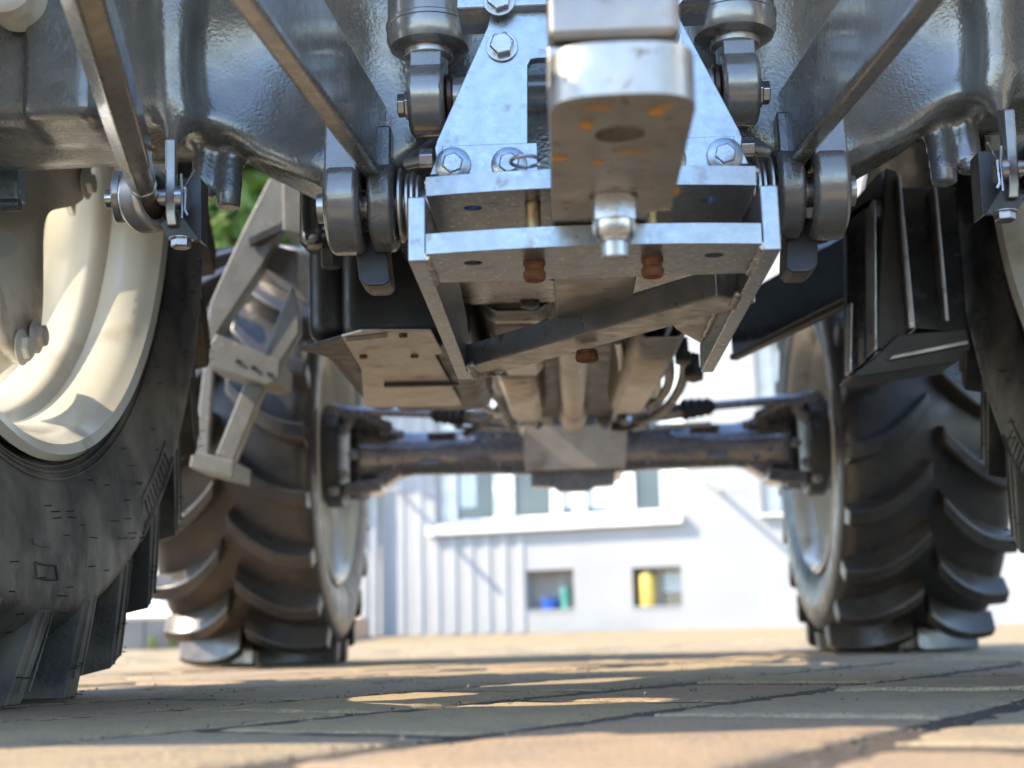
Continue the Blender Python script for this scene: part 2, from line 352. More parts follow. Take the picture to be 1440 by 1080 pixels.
def rim(prof, parent, name='rim'):
    b = B(); n = 120; k = len(prof); vs = []; fs = []
    for i in range(n):
        th = 2*math.pi*i/n
        for wv, r in prof: vs.append(wheel_point(r, th, wv))
    for i in range(n):
        for j in range(k-1): fs.append((i*k+j, i*k+j+1, ((i+1) % n)*k+j+1, ((i+1) % n)*k+j))
    b.add(vs, fs)
    o = b.done(name, 'cream', parent, 0, angle=25)
    md = o.modifiers.new('thick', 'SOLIDIFY'); md.thickness = .007; md.offset = 0
    return o
def rear_wheel(s):
    X = .92*s; root = empty('rear_wheel', (X, 1.62, .795), tractor)
    half = [(.235, .490), (.262, .53), (.275, .60), (.279, .655), (.276, .69), (.252, .715), (.205, .75), (.12, .772), (0, .780)]
    t, prof = tyre(half, .84, (.266, .813), (.2775, .682), 28, .17, .795, 'rubber', root, (.036, .034), 144, .40)
    inn = -s                                                     # towards the tractor's middle
    lipp = [(.236, .492), (.262, .505), (.268, .500), (.264, .490), (.25, .482), (.238, .474), (.205, .466), (.19, .462), (.178, .448), (.165, .442),
            (.115, .436), (.1, .428), (.09, .408), (.078, .402), (-.03, .40), (-.05, .408), (-.07, .43), (-.1, .44), (-.19, .46), (-.238, .474), (-.262, .5)]
    rim([(a*inn, c) for a, c in lipp], root)
    b = B(); n = 160; ring = []
    for i in range(n):
        th = 2*math.pi*i/n; q = .5+.5*math.cos(th*6-3.37)
        ring.append(.270+.128*q**1.15)
    prof_ = [(0, .06), (.12, .06), (.19, .085), (.235, .135), (.258, .16)]
    vs = []; fs = []
    for k_, (rr, ww) in enumerate(prof_):
        for i in range(n): vs.append(wheel_point(max(rr, .001), 2*math.pi*i/n, ww*inn))
    for i in range(n): vs.append(wheel_point(ring[i], 2*math.pi*i/n, .17*inn))
    K = len(prof_)+1
    for j in range(K-1):
        for i in range(n): fs.append((j*n+i, j*n+(i+1) % n, (j+1)*n+(i+1) % n, (j+1)*n+i))
    b.add(vs, fs); o = b.done('wheel_disc', 'creamdark', root, 0, angle=40)
    md = o.modifiers.new('thick', 'SOLIDIFY'); md.thickness = .014; md.offset = 0
    for q in range(6):                                           # rim lugs, each with a pair of bolts
        th = (2*math.pi*q+3.37)/6
        bb = B()
        pts = [wheel_point(.345, th-.13, .155*inn), wheel_point(.345, th+.13, .155*inn), wheel_point(.408, th+.17, .155*inn), wheel_point(.408, th-.17, .155*inn)]
        bb.prism(pts, (-.012*inn, 0, 0)); bb.done('rim_lug', 'cream', root, .003)
        for dt in (-.075, .075):
            bolt(root, wheel_point(.372, th+dt, .178*inn), (inn, 0, 0), .0165, .014, 'creamdark', name='rim_bolt', flange=.024)
    # raised marks and vent whiskers on the sidewall facing the tractor
    def side(r, th, lift=.0):
        cand = [q for q in prof if .49 < q[1] < .78]; rs_ = [q[1] for q in cand]; ws_ = [q[0] for q in cand]
        o_ = np.argsort(rs_); return wheel_point(r, th, (float(np.interp(r, np.array(rs_)[o_], np.array(ws_)[o_]))+lift)*inn)
    b = B()
    for _ in range(100):
        r = random.uniform(.53, .76); th = random.uniform(-1.7, 1.0); p = side(r, th)
        b.tube([p, p+Vector((inn*random.uniform(.006, .013), 0, random.uniform(-.001, .001)))], .0007, 4)
    for q in range(28):
        for dt in (-.02, .0, .02):
            for rr in (.80, .765):
                p = wheel_point(rr, 2*math.pi*(q+(.0 if inn > 0 else .5))/28+.04-.175/.84+dt, .271*inn); b.tube([p, p+Vector((inn*random.uniform(.004, .01), 0, 0))], .0007, 4)
    o = b.done('moulding_whisker', 'hose', root); tag(o, kind='stuff')
    def strip(b, pts): b.tube([side(r, th, .0008) for r, th in pts], .0016, 5)
    def arc(r, a, c, n=10): return [(r, a+(c-a)*i/n) for i in range(n+1)]
    b = B()
    for t0, wid in ((-.86, .30), (.48, .32), (-2.2, .3)):                     # slanted lettering panels
        strip(b, arc(.69, t0-.02, t0+wid)); strip(b, arc(.635, t0+.02, t0+wid-.05))
        strip(b, [(.69, t0-.02), (.635, t0+.02)]); strip(b, [(.69, t0+wid), (.635, t0+wid-.05)])
        for i in range(9):
            a = t0+.035+i*(wid-.11)/8; strip(b, [(.68, a), (.645, a+.012)])
        strip(b, arc(.683, t0, t0+wid-.02)); strip(b, arc(.676, t0+.005, t0+wid-.03))
    strip(b, arc(.635, .055, -.045)); strip(b, arc(.652, .06, -.05)); strip(b, [(.635, .055), (.652, .045)]); strip(b, [(.635, -.045), (.652, -.055)])
    for i in range(12): strip(b, [(.608, .062-.008*i), (.615, .061-.008*i)])
    for rr in (.515, .522, .531): strip(b, arc(rr, -3.1, 3.1, 90))
    for q in range(28):
        th0 = 2*math.pi*(q+(0 if inn > 0 else .5))/28+.04
        for k in (-.5, .35):
            pts = []
            for i in range(5):
                t = i/4; c_ = th0-(.17+.17*.40*t)/.84+k*.036/.84
                pts.append(wheel_point(.811+(.690-.811)*t, c_, (.2665+.0115*t+.0004)*inn))
            b.tube([p for p in pts if p.z > -.79], .0013, 4)
    b.done('sidewall_marking', 'rubber', root)
    return root
def front_wheel(s):
    X = .905*s; root = empty('front_wheel', (X, 4.1, .605), tractor); inn = -s
    half = [(.18, .365), (.205, .395), (.22, .44), (.224, .485), (.214, .53), (.188, .555), (.15, .562), (.08, .567), (0, .569)]
    tyre(half, .635, (.216, .61), (.2165, .55), 22, .130, .605, 'tread', root, (.037, .036), 120, .12, .014, 2.1)
    lipp = [(.182, .366), (.205, .376), (.209, .37), (.2, .36), (.185, .35), (.15, .342), (.13, .325), (.08, .31), (.06, .29), (-.03, .288), (-.05, .31), (-.12, .335), (-.185, .35), (-.205, .374)]
    rim([(a*inn, c) for a, c in lipp], root)
    b = B(); b.lathe([(.02, .0), (.12, .0), (.2, .05), (.27, .06), (.288, .06)], (0, 0, 0), (inn, 0, 0), 48); b.done('wheel_disc', 'creamdark', root, 0, angle=40)
    b = B(); b.lathe([(.06, -.02), (.15, .0), (.16, .10), (.14, .13), (.13, .2)], (0, 0, 0), (inn, 0, 0), 40); b.done('wheel_hub', 'axle', root, .004)
    return root

tractor = empty('tractor', (0, 1.62, 0))
tag(tractor, 'large grey tractor with cream wheel rims seen from behind and below on the paved yard', 'tractor')
_orig = tractor.matrix_world
tractor.location = (0, 0, 0)
for s in (-1, 1): rear_wheel(s)
for s in (-1, 1): front_wheel(s)

# ------------------------------------------------------------------ rear axle casting (smooth union of solids, meshed)
def surf_nets(f, lo, hi, h):
    lo = np.array(lo); n = np.ceil((np.array(hi)-lo)/h).astype(int)+1
    g = np.meshgrid(*[lo[i]+h*np.arange(n[i]) for i in range(3)], indexing='ij')
    D = f(*g); sg = D < 0
    cnt = np.zeros(n-1); acc = np.zeros((*(n-1), 3))
    idx = np.indices(n-1).transpose(1, 2, 3, 0).astype(float)
    C = [(i, j, k) for i in (0, 1) for j in (0, 1) for k in (0, 1)]
    sl = lambda c, A: A[c[0]:n[0]-1+c[0], c[1]:n[1]-1+c[1], c[2]:n[2]-1+c[2]]
    for a in C:
        for ax in range(3):
            if a[ax]: continue
            bb = list(a); bb[ax] = 1
            da, db = sl(a, D), sl(bb, D); x = (da < 0) != (db < 0)
            t = np.where(x, da/np.where(x, da-db, 1), 0)
            p = np.zeros((*(n-1), 3)); p[:] = a; p[..., ax] = t
            acc += p*x[..., None]; cnt += x
    act = cnt > 0; ids = -np.ones(n-1, int); ids[act] = np.arange(act.sum())
    V = lo+h*(idx[act]+acc[act]/cnt[act][:, None])
    Fs = []
    for ax in range(3):
        o1, o2 = [(1, 2), (2, 0), (0, 1)][ax]
        A = np.take(sg, range(0, n[ax]-1), ax); Bq = np.take(sg, range(1, n[ax]), ax)
        ii = np.argwhere(A != Bq)
        ok = (ii[:, o1] > 0) & (ii[:, o2] > 0) & (ii[:, o1] < n[o1]-1) & (ii[:, o2] < n[o2]-1); ii = ii[ok]
        fl = A[tuple(ii.T)]
        def at(d1, d2):
            q = ii.copy(); q[:, o1] -= d1; q[:, o2] -= d2; return ids[tuple(q.T)]
        q = np.stack([at(1, 1), at(0, 1), at(0, 0), at(1, 0)], 1); q[~fl] = q[~fl][:, ::-1]; Fs.append(q)
    return V, np.concatenate(Fs)
def smin(a, b, k): h_ = np.clip(.5+.5*(b-a)/k, 0, 1); return b*(1-h_)+a*h_-k*h_*(1-h_)
def smax(a, b, k): return -smin(-a, -b, k)
def cap(x, y, z, p, q, r):
    p, q = np.array(p), np.array(q); ba = q-p; pa = [x-p[0], y-p[1], z-p[2]]
    t = np.clip((pa[0]*ba[0]+pa[1]*ba[1]+pa[2]*ba[2])/(ba@ba), 0, 1)
    return np.sqrt((pa[0]-t*ba[0])**2+(pa[1]-t*ba[1])**2+(pa[2]-t*ba[2])**2)-r
def ell(x, y, z, c, r):
    k0 = np.sqrt(((x-c[0])/r[0])**2+((y-c[1])/r[1])**2+((z-c[2])/r[2])**2); return (k0-1)*min(r)
def rbox(x, y, z, lo, hi, r):
    q = [np.abs(v-(a+c)/2)-(c-a)/2+r for v, a, c in zip((x, y, z), lo, hi)]
    return np.sqrt(sum(np.maximum(v, 0)**2 for v in q))+np.minimum(np.maximum(np.maximum(q[0], q[1]), q[2]), 0)-r
def poly2(x, z, pts):
    d_ = np.full(x.shape, 1e9); s_ = np.ones(x.shape); n = len(pts)
    for i in range(n):
        ax_, az = pts[i]; bx, bz = pts[i-1]; ex, ez = bx-ax_, bz-az; wx, wz = x-ax_, z-az
        t = np.clip((wx*ex+wz*ez)/(ex*ex+ez*ez), 0, 1); d_ = np.minimum(d_, (wx-ex*t)**2+(wz-ez*t)**2)
        c1 = z >= az; c2 = z < bz; c3 = ex*wz > ez*wx
        s_ = np.where((c1 & c2 & c3) | (~c1 & ~c2 & ~c3), -s_, s_)
    return s_*np.sqrt(d_)
YC = 1.5
def q2(px, py, Y=YC):
    p = P(px, py, Y); return (p.x, p.z)
web = [q2(*p) for p in ((852, 200), (620, 205), (560, 245), (500, 268), (455, 260), (400, 233), (340, 203), (300, 183), (264, 169), (246, 160), (140, 174), (-300, 168), (-300, -330), (852, -330))]
hol = q2(300, 212); dish = q2(345, 118); bA = q2(321, 293, 1.56); bB = q2(285, 279, 1.565); bC = q2(255, 265)
rid = q2(248, 150); blk = q2(45, 182), q2(143, 182); lowb = q2(600, 245)
def casting(x, y, z):
    x = -np.abs(x)
    w_ = poly2(x, z, web); e_ = np.abs(y-1.556)-.062
    dd = np.sqrt(np.maximum(w_+.022, 0)**2+np.maximum(e_+.022, 0)**2)+np.minimum(np.maximum(w_+.022, e_+.022), 0)-.022
    dd = smin(dd, cap(x, y, z, (-.2, 1.63, .80), (-.8, 1.63, .79), .135), .05)
    dd = smax(dd, -ell(x, y, z, (dish[0], 1.475, dish[1]), (.088, .05, .105)), .03)      # the dished pocket
    dd = smax(dd, -ell(x, y, z, (q2(395, 60)[0], 1.49, q2(395, 60)[1]), (.08, .035, .09)), .03)
    dd = smin(dd, rbox(x, y, z, (blk[0][0], 1.46, blk[0][1]), (blk[1][0], 1.56, .95), .012), .012)
    dd = smin(dd, cap(x, y, z, (rid[0], 1.50, rid[1]-.04), (rid[0]-.01, 1.47, .86), .012), .045)
    dd = smax(dd, -cap(x, y, z, (hol[0]-.004, 1.40, hol[1]), (hol[0]-.004, 1.62, hol[1]-.02), .036), .02)   # arch over the bosses
    dd = smin(dd, cap(x, y, z, (bA[0], 1.56, bA[1]+.016), (bA[0], 1.575, .64), .0150), .012)
    dd = smin(dd, cap(x, y, z, (bB[0], 1.565, bB[1]+.016), (bB[0], 1.575, .66), .0145), .012)
    dd = smin(dd, rbox(x, y, z, (-.26, 1.56, .60), (.02, 2.0, .98), .03), .03)
    dd = smin(dd, rbox(x, y, z, (-.20, 1.60, .545), (.02, 2.0, .7), .02), .015)
    dd = smin(dd, rbox(x, y, z, (q2(540, 195, 1.52)[0], 1.51, q2(540, 198, 1.52)[1]), (q2(575, 120, 1.52)[0], 1.6, q2(575, 118, 1.52)[1]), .012), .012)
    return dd
V2, F2 = surf_nets(casting, (-.762, 1.36, .46), (.762, 2.02, .99), .0057)
axlep = empty('rear_axle', (0, 1.62, 0), tractor)
for nm, (VV, FF) in (('axle_casting', (V2, F2)),):
    b = B(); b.v = [Vector(v)-Vector((0, 1.62, 0)) for v in VV]; b.f = [tuple(int(i) for i in f) for f in FF]
    b.done(nm, 'cast', axlep, 0, angle=60)
def at_axle(o): o.location = (0, -1.62, 0); return o
for s in (-1, 1):
    def pe(b): b.prism([P(-60, 205, 1.66), P(24, 209, 1.66), P(24, 278, 1.66), P(-60, 276, 1.66)], (0, .03, 0))
    at_axle(sided(pe, s).done('brake_plate', 'plate', axlep, .002))
    def stud(b): b.lathe([(.0075+.0007*(i % 2), .0014*i) for i in range(60)], P(28, 288, 1.62), (-1, 0, 0), 16)
    at_axle(sided(stud, s).done('threaded_stud', 'matt', axlep))
b = B(); b.lathe([(.0, -.012), (.02, -.010), (.033, 0), (.034, .01), (.034, .05)], P(6, -22, 1.42), (0, 1, 0), 36, False); at_axle(b.done('axle_end_cap', 'creamdark', axlep, 0))
for s in (-1, 1):
    def gm(b):
        for i in range(15):
            x = 186+i*4.2; a_ = P(x, 72+i*1.2, 1.4955); c_ = P(x-10, 138-i*1.5, 1.4955); b.tube([a_, c_], .0008, 4)
    tag(at_axle(sided(gm, s).done('grinding_mark', 'cast', axlep)), kind='stuff')
# machined boss ends
for s in (-1, 1):
    for (px, py, r, Yb) in ((321, 293, .0135, 1.56), (285, 279, .013, 1.565)):
        def f(b):
            p = P(px, py, Yb); b.lathe([(r+.0012, .018), (r+.0008, .004), (r, .0015)], p, (0, 0, 1), 28); b.lathe([(r*.92, .003), (r*.92, .0005)], p, (0, 0, 1), 28)
        at_axle(sided(f, s).done('boss_face', 'cast', axlep, .001))

# ------------------------------------------------------------------ lower links, their lugs and pivots
for s in (-1, 1):
    root = empty('lower_link', (0, 0, 0), tractor)
    def bar(b):
        prof = [(.42, .468), (1.0, .523), (1.44, .566), (1.50, .567), (1.545, .58), (1.565, .61), (1.555, .645), (1.52, .668), (1.26, .642), (1.0, .617), (.42, .562)]
        def xl(y): return -.249+(y-1.0)*.034
        b.v = []; b.f = []
        k = len(prof)
        b.add([(xl(y)-.012, y, z) for y, z in prof]+[(xl(y)+.010, y, z) for y, z in prof],
              [tuple(range(k)), tuple(range(2*k-1, k-1, -1))]+[(i, i+k, (i+1) % k+k, (i+1) % k) for i in range(k)])
    sided(bar, s).done('link_bar', 'paint', root, .006, 4)
    def eye(b):
        b.lathe([(.046, 0), (.052, .004), (.052, .026), (.046, .03)], (-.240, 1.50, .545), (1, 0, 0), 40)
        b.prism([(-.238, 1.46, .56), (-.238, 1.54, .56), (-.238, 1.56, .63), (-.238, 1.47, .63)], (.024, 0, 0))
    sided(eye, s).done('link_eye', 'cast', root, .003)
    def lug(b):
        b.lathe([(.05, 0), (.057, .005), (.057, .036), (.05, .041)], (-.288, 1.50, .548), (1, 0, 0), 44)
        b.prism([(-.286, 1.448, .555), (-.286, 1.552, .555), (-.286, 1.58, .66), (-.286, 1.46, .66)], (.037, 0, 0))
    sided(lug, s).done('pivot_lug', 'paint', root, .003)
    def pin(b):
        b.cyl((-.30, 1.50, .545), (-.17, 1.50, .545), .017)
        for i, (x, r) in enumerate(((-.208, .042), (-.200, .036), (-.194, .038), (-.188, .034))): b.lathe([(r-.003, 0), (r, .0015), (r, .004), (r-.003, .0055)], (x, 1.5, .545), (1, 0, 0), 32)
    sided(pin, s).done('pivot_pin', 'steel', root, 0)
    def hang(b):
        b.prism([P(497, 330, 1.52), P(541, 322, 1.52), P(549, 393, 1.50), P(541, 401, 1.50), P(516, 402, 1.50), P(505, 394, 1.50)], (0, .05, 0))
    sided(hang, s).done('stop_bar', 'matt', root, .003)
    # stabiliser (check link) with its bracket
    st = empty('stabiliser', (0, 0, 0), tractor)
    A = P(207, 281, 1.36); Bp = P(120, -10, 1.0); far = A+(Bp-A)*1.9
    dr = (far-A).normalized(); Ln = (Bp-A).length
    def tubeb(b):
        b.lathe([(.0135, .03), (.016, .05), (.0165, .085), (.0195, .10), (.0205, Ln*.8), (.0205, Ln*1.9)], A, dr, 6, True, .4)
    sided(tubeb, s).done('adjuster_tube', 'paint', st, .0025, 3, 20)
    def neck(b): b.lathe([(.012, .012), (.0135, .03), (.0145, .036)], A, dr, 24); b.lathe([(.024, -.013), (.031, -.013), (.034, -.009), (.034, .009), (.031, .013), (.024, .013), (.021, .006), (.021, -.006), (.024, -.013)], A, (1, -.45, 0), 40, False)
    sided(neck, s).done('rod_eye', 'steel', st, .002)
    def ball(b):
        b.lathe([(.017*math.cos(t)+.005, .016*math.sin(t)) for t in np.linspace(-1.2, 1.2, 9)], A, (1, -.45, 0), 28)
    o = sided(ball, s).done('eye_bush', 'bush', st, 0)
    def plates(b):
        p = P(163, 277, 1.36); b.lathe([(.027, 0), (.027, .008)], p, (1, .1, 0), 32)
    sided(plates, s).done('outer_cheek', 'paint', st, .0015)
    def plate2(b):
        b.prism([P(232, 195, 1.35), P(232, 300, 1.35), P(234, 318, 1.352), P(236, 318, 1.40), P(236, 195, 1.45)], (.011, 0, 0))
    sided(plate2, s).done('inner_cheek', 'paint', st, .002)
    def pinb(b):
        p = P(150, 280, 1.36); q = P(263, 278, 1.36); b.cyl(p, q, .0095)
        b.lathe([(.013, 0), (.013, .012)], P(248, 279, 1.36), (1, 0, 0), 24)
    sided(pinb, s).done('pin', 'zinc', st, .001)
    def clip(b):
        c = P(256, 270, 1.345); b.tube([c+Vector((0, -.004, .018)), c, c+Vector((.002, -.006, -.03))], .0014, 6); b.tube([c+Vector((.013, -.004, .022)), c+Vector((.004, -.002, .004)), c+Vector((.004, -.004, -.02)), c+Vector((.007, -.004, -.026))], .0017, 6)
    sided(clip, s).done('spring_clip', 'zinc', st)
    def ang(b):
        b.prism([P(224, 315, 1.36), P(252, 297, 1.36), P(281, 338, 1.36), P(238, 338, 1.36)], (0, .006, 0))
        b.prism([P(250, 250, 1.39), P(283, 250, 1.39), P(283, 338, 1.385), P(252, 318, 1.385)], (0, .03, 0))
    sided(ang, s).done('lower_bracket', 'matt', st, .001)
    def bb(b):
        p = P(255, 335, 1.35); b.lathe([(.0125, 0), (.0125, .002)], p, (0, 0, -1), 24); b.lathe([(.0105, 0), (.0105, .009), (.009, .0105)], p, (0, 0, -1), 6, True, .2)
    sided(bb, s).done('bolt', 'zinc', st, .0008)
    def nip(b):
        p = P(203, 210, 1.27); b.lathe([(.0025, 0), (.0025, .005), (.0035, .006), (.0035, .009), (.002, .011)], p, (1, 0, .1), 14)
    sided(nip, s).done('grease_nipple', 'rustpin', st)
    # lift cylinders
    lc = empty('lift_cylinder', (0, 0, 0), tractor)
    def barrel(b): b.lathe([(.034, 0), (.043, .004), (.0465, .012), (.0465, .026), (.0475, .027), (.0475, .031), (.0455, .033), (.0455, .5)], (-.166, 1.43, .696), (0, 0, 1), 48)
    sided(barrel, s).done('barrel', 'paint', lc, 0, angle=28)
    def rod(b): b.lathe([(.021, 0), (.021, .03), (.027, .034), (.027, .05)], (-.167, 1.43, .655), (0, 0, 1), 32)
    sided(rod, s).done('rod', 'steelw', lc, .001)
    def le(b):
        b.lathe([(.036, 0), (.0405, .004), (.0405, .036), (.036, .04)], (-.188, 1.43, .641), (1, 0, 0), 44)
        b.prism([(-.185, 1.40, .65), (-.185, 1.46, .65), (-.185, 1.455, .688), (-.185, 1.405, .688)], (.034, 0, 0))
    sided(le, s).done('rod_eye', 'paint', lc, .002, 3)
    def lp(b):
        b.lathe([(.026, 0), (.028, .002), (.028, .006), (.026, .008)], (-.1475, 1.43, .641), (1, 0, 0), 36)
    sided(lp, s).done('seal', 'bush', lc)
    def hx(b): b.lathe([(.016, 0), (.016, .004), (.013, .004), (.013, .012)], (-.189, 1.43, .636), (-1, 0, 0), 6)
    sided(hx, s).done('bolt', 'zinc', lc, .001)
b = B(); b.cyl((-.147, 1.43, .641), (.147, 1.43, .641), .024); b.done('cross_shaft', 'paint', tractor, .002)
# side stop screws
for s in (-1, 1):
    def scr(b):
        p = P(612, 222, 1.36); b.cyl(p+Vector((-.032, .016, 0)), p, .006); b.lathe([(.010, 0), (.010, .014)], p+Vector((-.016, 0, 0)), (1, 0, 0), 6)
    sided(scr, s).done('stop_screw', 'zinc', tractor, .0008)

# ------------------------------------------------------------------ hitch plate (bright, upright) with its bolts
hp = empty('hitch_plate', (0, 0, 0), tractor)
YP = 1.285
lp_ = [P(742, 238, YP), P(742, 92, YP), P(746, 84, YP), P(754, 82, YP)]
le_ = [P(690, 18, YP), P(686, 36, YP), P(614, 198, YP), P(611, 208, YP), P(613, 222, YP), P(604, 246, YP)]
cx = 0.0
outer = [Vector((p.x, YP, p.z)) for p in le_]
left = outer+[Vector((lp_[0].x, YP, outer[-1].z))]+lp_[1:]
right = [MIR(p) for p in reversed(left)]
poly = left+right
b = B(); b.prism(poly, (0, .014, 0)); b.done('face_plate', 'plate', hp, .0012)
b = B(); zt = P(690, 20, YP).z
b.box((-.125, YP-.012, zt+.001), (.125, YP+.05, zt+.03)); b.done('top_bracket', 'plate', hp, .003)
b = B(); zb = P(640, 206, YP).z
b.box((-.141, YP-.0035, zb-.05), (-.049, YP-.0005, zb)); b.done('fold', 'plate', hp, .001)
b = B(); b.box((.049, YP-.0035, zb-.05), (.141, YP-.0005, zb)); b.done('fold', 'plate', hp, .001)
for s in (-1, 1):
    p = P(706, 66, YP-.001); p = Vector((p.x if s < 0 else -p.x, p.y, p.z)); bolt(hp, p, (0, -1, 0), .0125, .0105, ph=.2)
    p = P(702, 2, YP-.013); p = Vector((p.x if s < 0 else -p.x, p.y, p.z)); bolt(hp, p, (0, -1, 0), .0125, .009)
    for px in (637, 716):
        p = P(px, 229, YP-.004); p = Vector((p.x if s < 0 else -p.x, p.y, p.z-.002)); bb_ = bolt(hp, p, (0, -1, 0), .0108, .008, 'plate', flange=.0175)
        cu = bpy.data.curves.new('grade_mark', 'FONT'); cu.body = '8.8'; cu.size = .009; cu.extrude = .0003; cu.align_x = 'CENTER'; cu.align_y = 'CENTER'
        to = bpy.data.objects.new('grade_mark', cu); col.objects.link(to); dg = bpy.context.evaluated_depsgraph_get()
        me = bpy.data.meshes.new_from_object(to.evaluated_get(dg)); bpy.data.objects.remove(to)
        me.materials.append(M['zinc']); mo = bpy.data.objects.new('grade_mark', me); col.objects.link(mo); mo.parent = hp
        mo.location = p+Vector((0, -.0084, .003)); mo.rotation_euler = (R(90), R(random.uniform(-40, 40)), 0)
b = B(); b.lathe([(.10, 0), (.10, .2), (.12, .22)], (0, 1.42, .60), (0, 1, 0), 40); b.lathe([(.022, -.08), (.022, 0)], (0, 1.42, .60), (0, 1, 0), 12); b.done('power_takeoff', 'cast', tractor, .003)

# ------------------------------------------------------------------ hitch frame
hf = empty('hitch_frame', (0, 0, 0), tractor)
def disc(c, r, n=20): return [Vector(c)+Vector((r*math.cos(2*math.pi*i/n), r*math.sin(2*math.pi*i/n), 0)) for i in range(n)]
def arc_front(x0, x1, y_edge, bow, z, n=12):
    return [Vector((x0+(x1-x0)*i/n, y_edge-bow*(1-((2*i/n-1)**2)), z)) for i in range(n+1)]
up_o = arc_front(-.150, .148, 1.205, .012, .459)+[Vector((.148, 1.36, .459)), Vector((-.150, 1.36, .459))]
b = B(); b.holed(up_o, [disc((sx*.110, 1.245, .459), .0085) for sx in (-1, 1)]+[disc((sx*.054, 1.237, .459), .0078) for sx in (-1, 1)], (0, 0, .018)); b.done('upper_plate', 'plate', hf, .0022, 3)
lo_o = arc_front(-.150, .149, 1.198, .012, .4025)+[Vector((.149, 1.300, .4025)), Vector((-.150, 1.300, .4025))]
b = B(); b.holed(lo_o, [disc((sx*.110, 1.232, .4025), .0085) for sx in (-1, 1)]+[disc((sx*.054, 1.237, .4025), .0078) for sx in (-1, 1)], (0, 0, .019)); b.done('lower_plate', 'plate', hf, .0022, 3)
for s in (-1, 1):
    def sp(b): b.prism([(-.167, 1.205, .398), (-.167, 1.79, .398), (-.167, 1.79, .43), (-.167, 1.74, .47), (-.167, 1.50, .50), (-.167, 1.36, .47), (-.167, 1.205, .459)], (.0165, 0, 0))
    sided(sp, s).done('side_plate', 'plate', hf, .002)
    def wd(b):
        p = [(-.1505+.001*math.sin(i*2), 1.205+i*.009, 0.4025+.0015*math.sin(i*1.7)) for i in range(11)]; b.tube(p, .0035, 8)
    tag(sided(wd, s).done('weld_seam', 'steel', hf), kind='stuff')
    def pn(b):
        b.cyl((-.054, 1.237, .394), (-.054, 1.237, .478), .0072)
    sided(pn, s).done('locating_pin', 'rustpin', hf, .001)
    def ph_(b): b.lathe([(.0085, -.009), (.0105, -.006), (.0105, -.001), (.0088, .0), (.0088, .004), (.0102, .006), (.0102, .009)], (-.054, 1.237, .394), (0, 0, 1), 24)
    sided(ph_, s).done('pin_head', 'rust', hf, .0005)
b = B(); pr_ = P(738, 229, 1.2)
b.tube([pr_+Vector((.0128*math.cos(t), .013*math.sin(t), .0004*t)) for t in np.linspace(.3, 6.5, 30)], .0018, 8); b.done('ring_clip', 'zinc', hf)
def bead(path, rad, nm='weld_bead'):
    b = B(); p0, p1 = Vector(path[0]), Vector(path[1]); n = int((p1-p0).length/.0045)
    for i in range(n+1):
        q = p0.lerp(p1, i/max(n, 1)); q = q+Vector((random.gauss(0, .0004), random.gauss(0, .0004), random.gauss(0, .0004))); b.sphere(q, rad*random.uniform(.85, 1.15), 8, 6)
    tag(b.done(nm, 'steel', hf), kind='stuff')
for s in (-1, 1):
    bead(((.1505*s, 1.22, .477), (.1505*s, 1.34, .477)), .003); bead(((.1495*s, 1.30, .4035), (.1495*s, 1.36, .440)), .003)
bead(((.149, 1.425, .4005), (.149, 1.375, .4005)), .0045); bead(((.149, 1.55, .428), (.149, 1.70, .428)), .004); bead(((-.147, 1.74, .403), (-.147, 1.74, .43)), .0045)
# diagonal brace underneath
b = B(); a_, c_ = Vector((-.144, 1.755, .4145)), Vector((.150, 1.395, .4145)); b.beam(a_, c_, .058, .030); b.done('diagonal_brace', 'steelw', hf, .002)
b = B(); p = PZ(825, 487, .398); p = Vector((p.x, p.y, .393))
b.lathe([(.0125, .0), (.0125, -.004), (.0135, -.005), (.0135, -.011), (.012, -.013)], p, (0, 0, 1), 24); b.done('brace_bolt', 'rust', hf, .0008)
b = B()
for i in range(10): b.sphere((-.144+.001*math.sin(i), 1.70+.008*i, .399), .006, 8, 6)
for i in range(6): b.sphere((-.142+.006*i, 1.772-.004*i, .400), .0055, 8, 6)
tag(b.done('weld_seam', 'steel', hf), kind='stuff')
b = B(); b.prism([(.095, 1.60, .428), (.149, 1.55, .428), (.149, 1.75, .428), (.11, 1.66, .428)], (0, 0, .012)); b.done('gusset', 'steelw', hf, .001)

# ------------------------------------------------------------------ drawbar
db = empty('drawbar', (0, 0, 0), tractor)
b = B(); b.box((-.0365, .88, .424), (.0485, 1.56, .456)); b.done('bar', 'steelw', db, .003)
b = B(); b.box((-.0355, .872, .458), (.0535, 1.00, .57)); b.done('upper_jaw', 'bar', db, .006, 3)
def plan(xl, xr, y0, y1, z, dep, n=16):
    c = (xl+xr)/2; hw = (xr-xl)/2; out = []
    for i in range(n+1):
        t = math.pi*(1-i/n); x = c+hw*math.copysign(abs(math.cos(t))**.62, math.cos(t)); out.append(Vector((x, y0+dep*(1-abs(math.sin(t))**.8), z)))
    return out+[Vector((xr, y1, z)), Vector((xl, y1, z))]
pl = plan(-.0355, .0555, .795, 1.035, .385, .032)
b = B(); b.holed(pl, [disc((.0100, .865, .385), .0165, 28)], (0, 0, .034)); b.done('strap', 'steelw', db, .0025, 3)
b = B(); b.lathe([(.0160, 0), (.0160, .02)], (.0100, .865, .397), (0, 0, 1), 28); b.done('hitch_pin', 'zinc', db, .002)
b = B(); c_ = P(863, 300, 1.0); c_ = Vector((c_.x, 1.0, .385))
b.lathe([(.0185, 0), (.0185, -.0025)], c_, (0, 0, 1), 28); b.lathe([(.0175, -.002), (.0175, -.018), (.0155, -.020)], c_, (0, 0, 1), 6, True, .1)
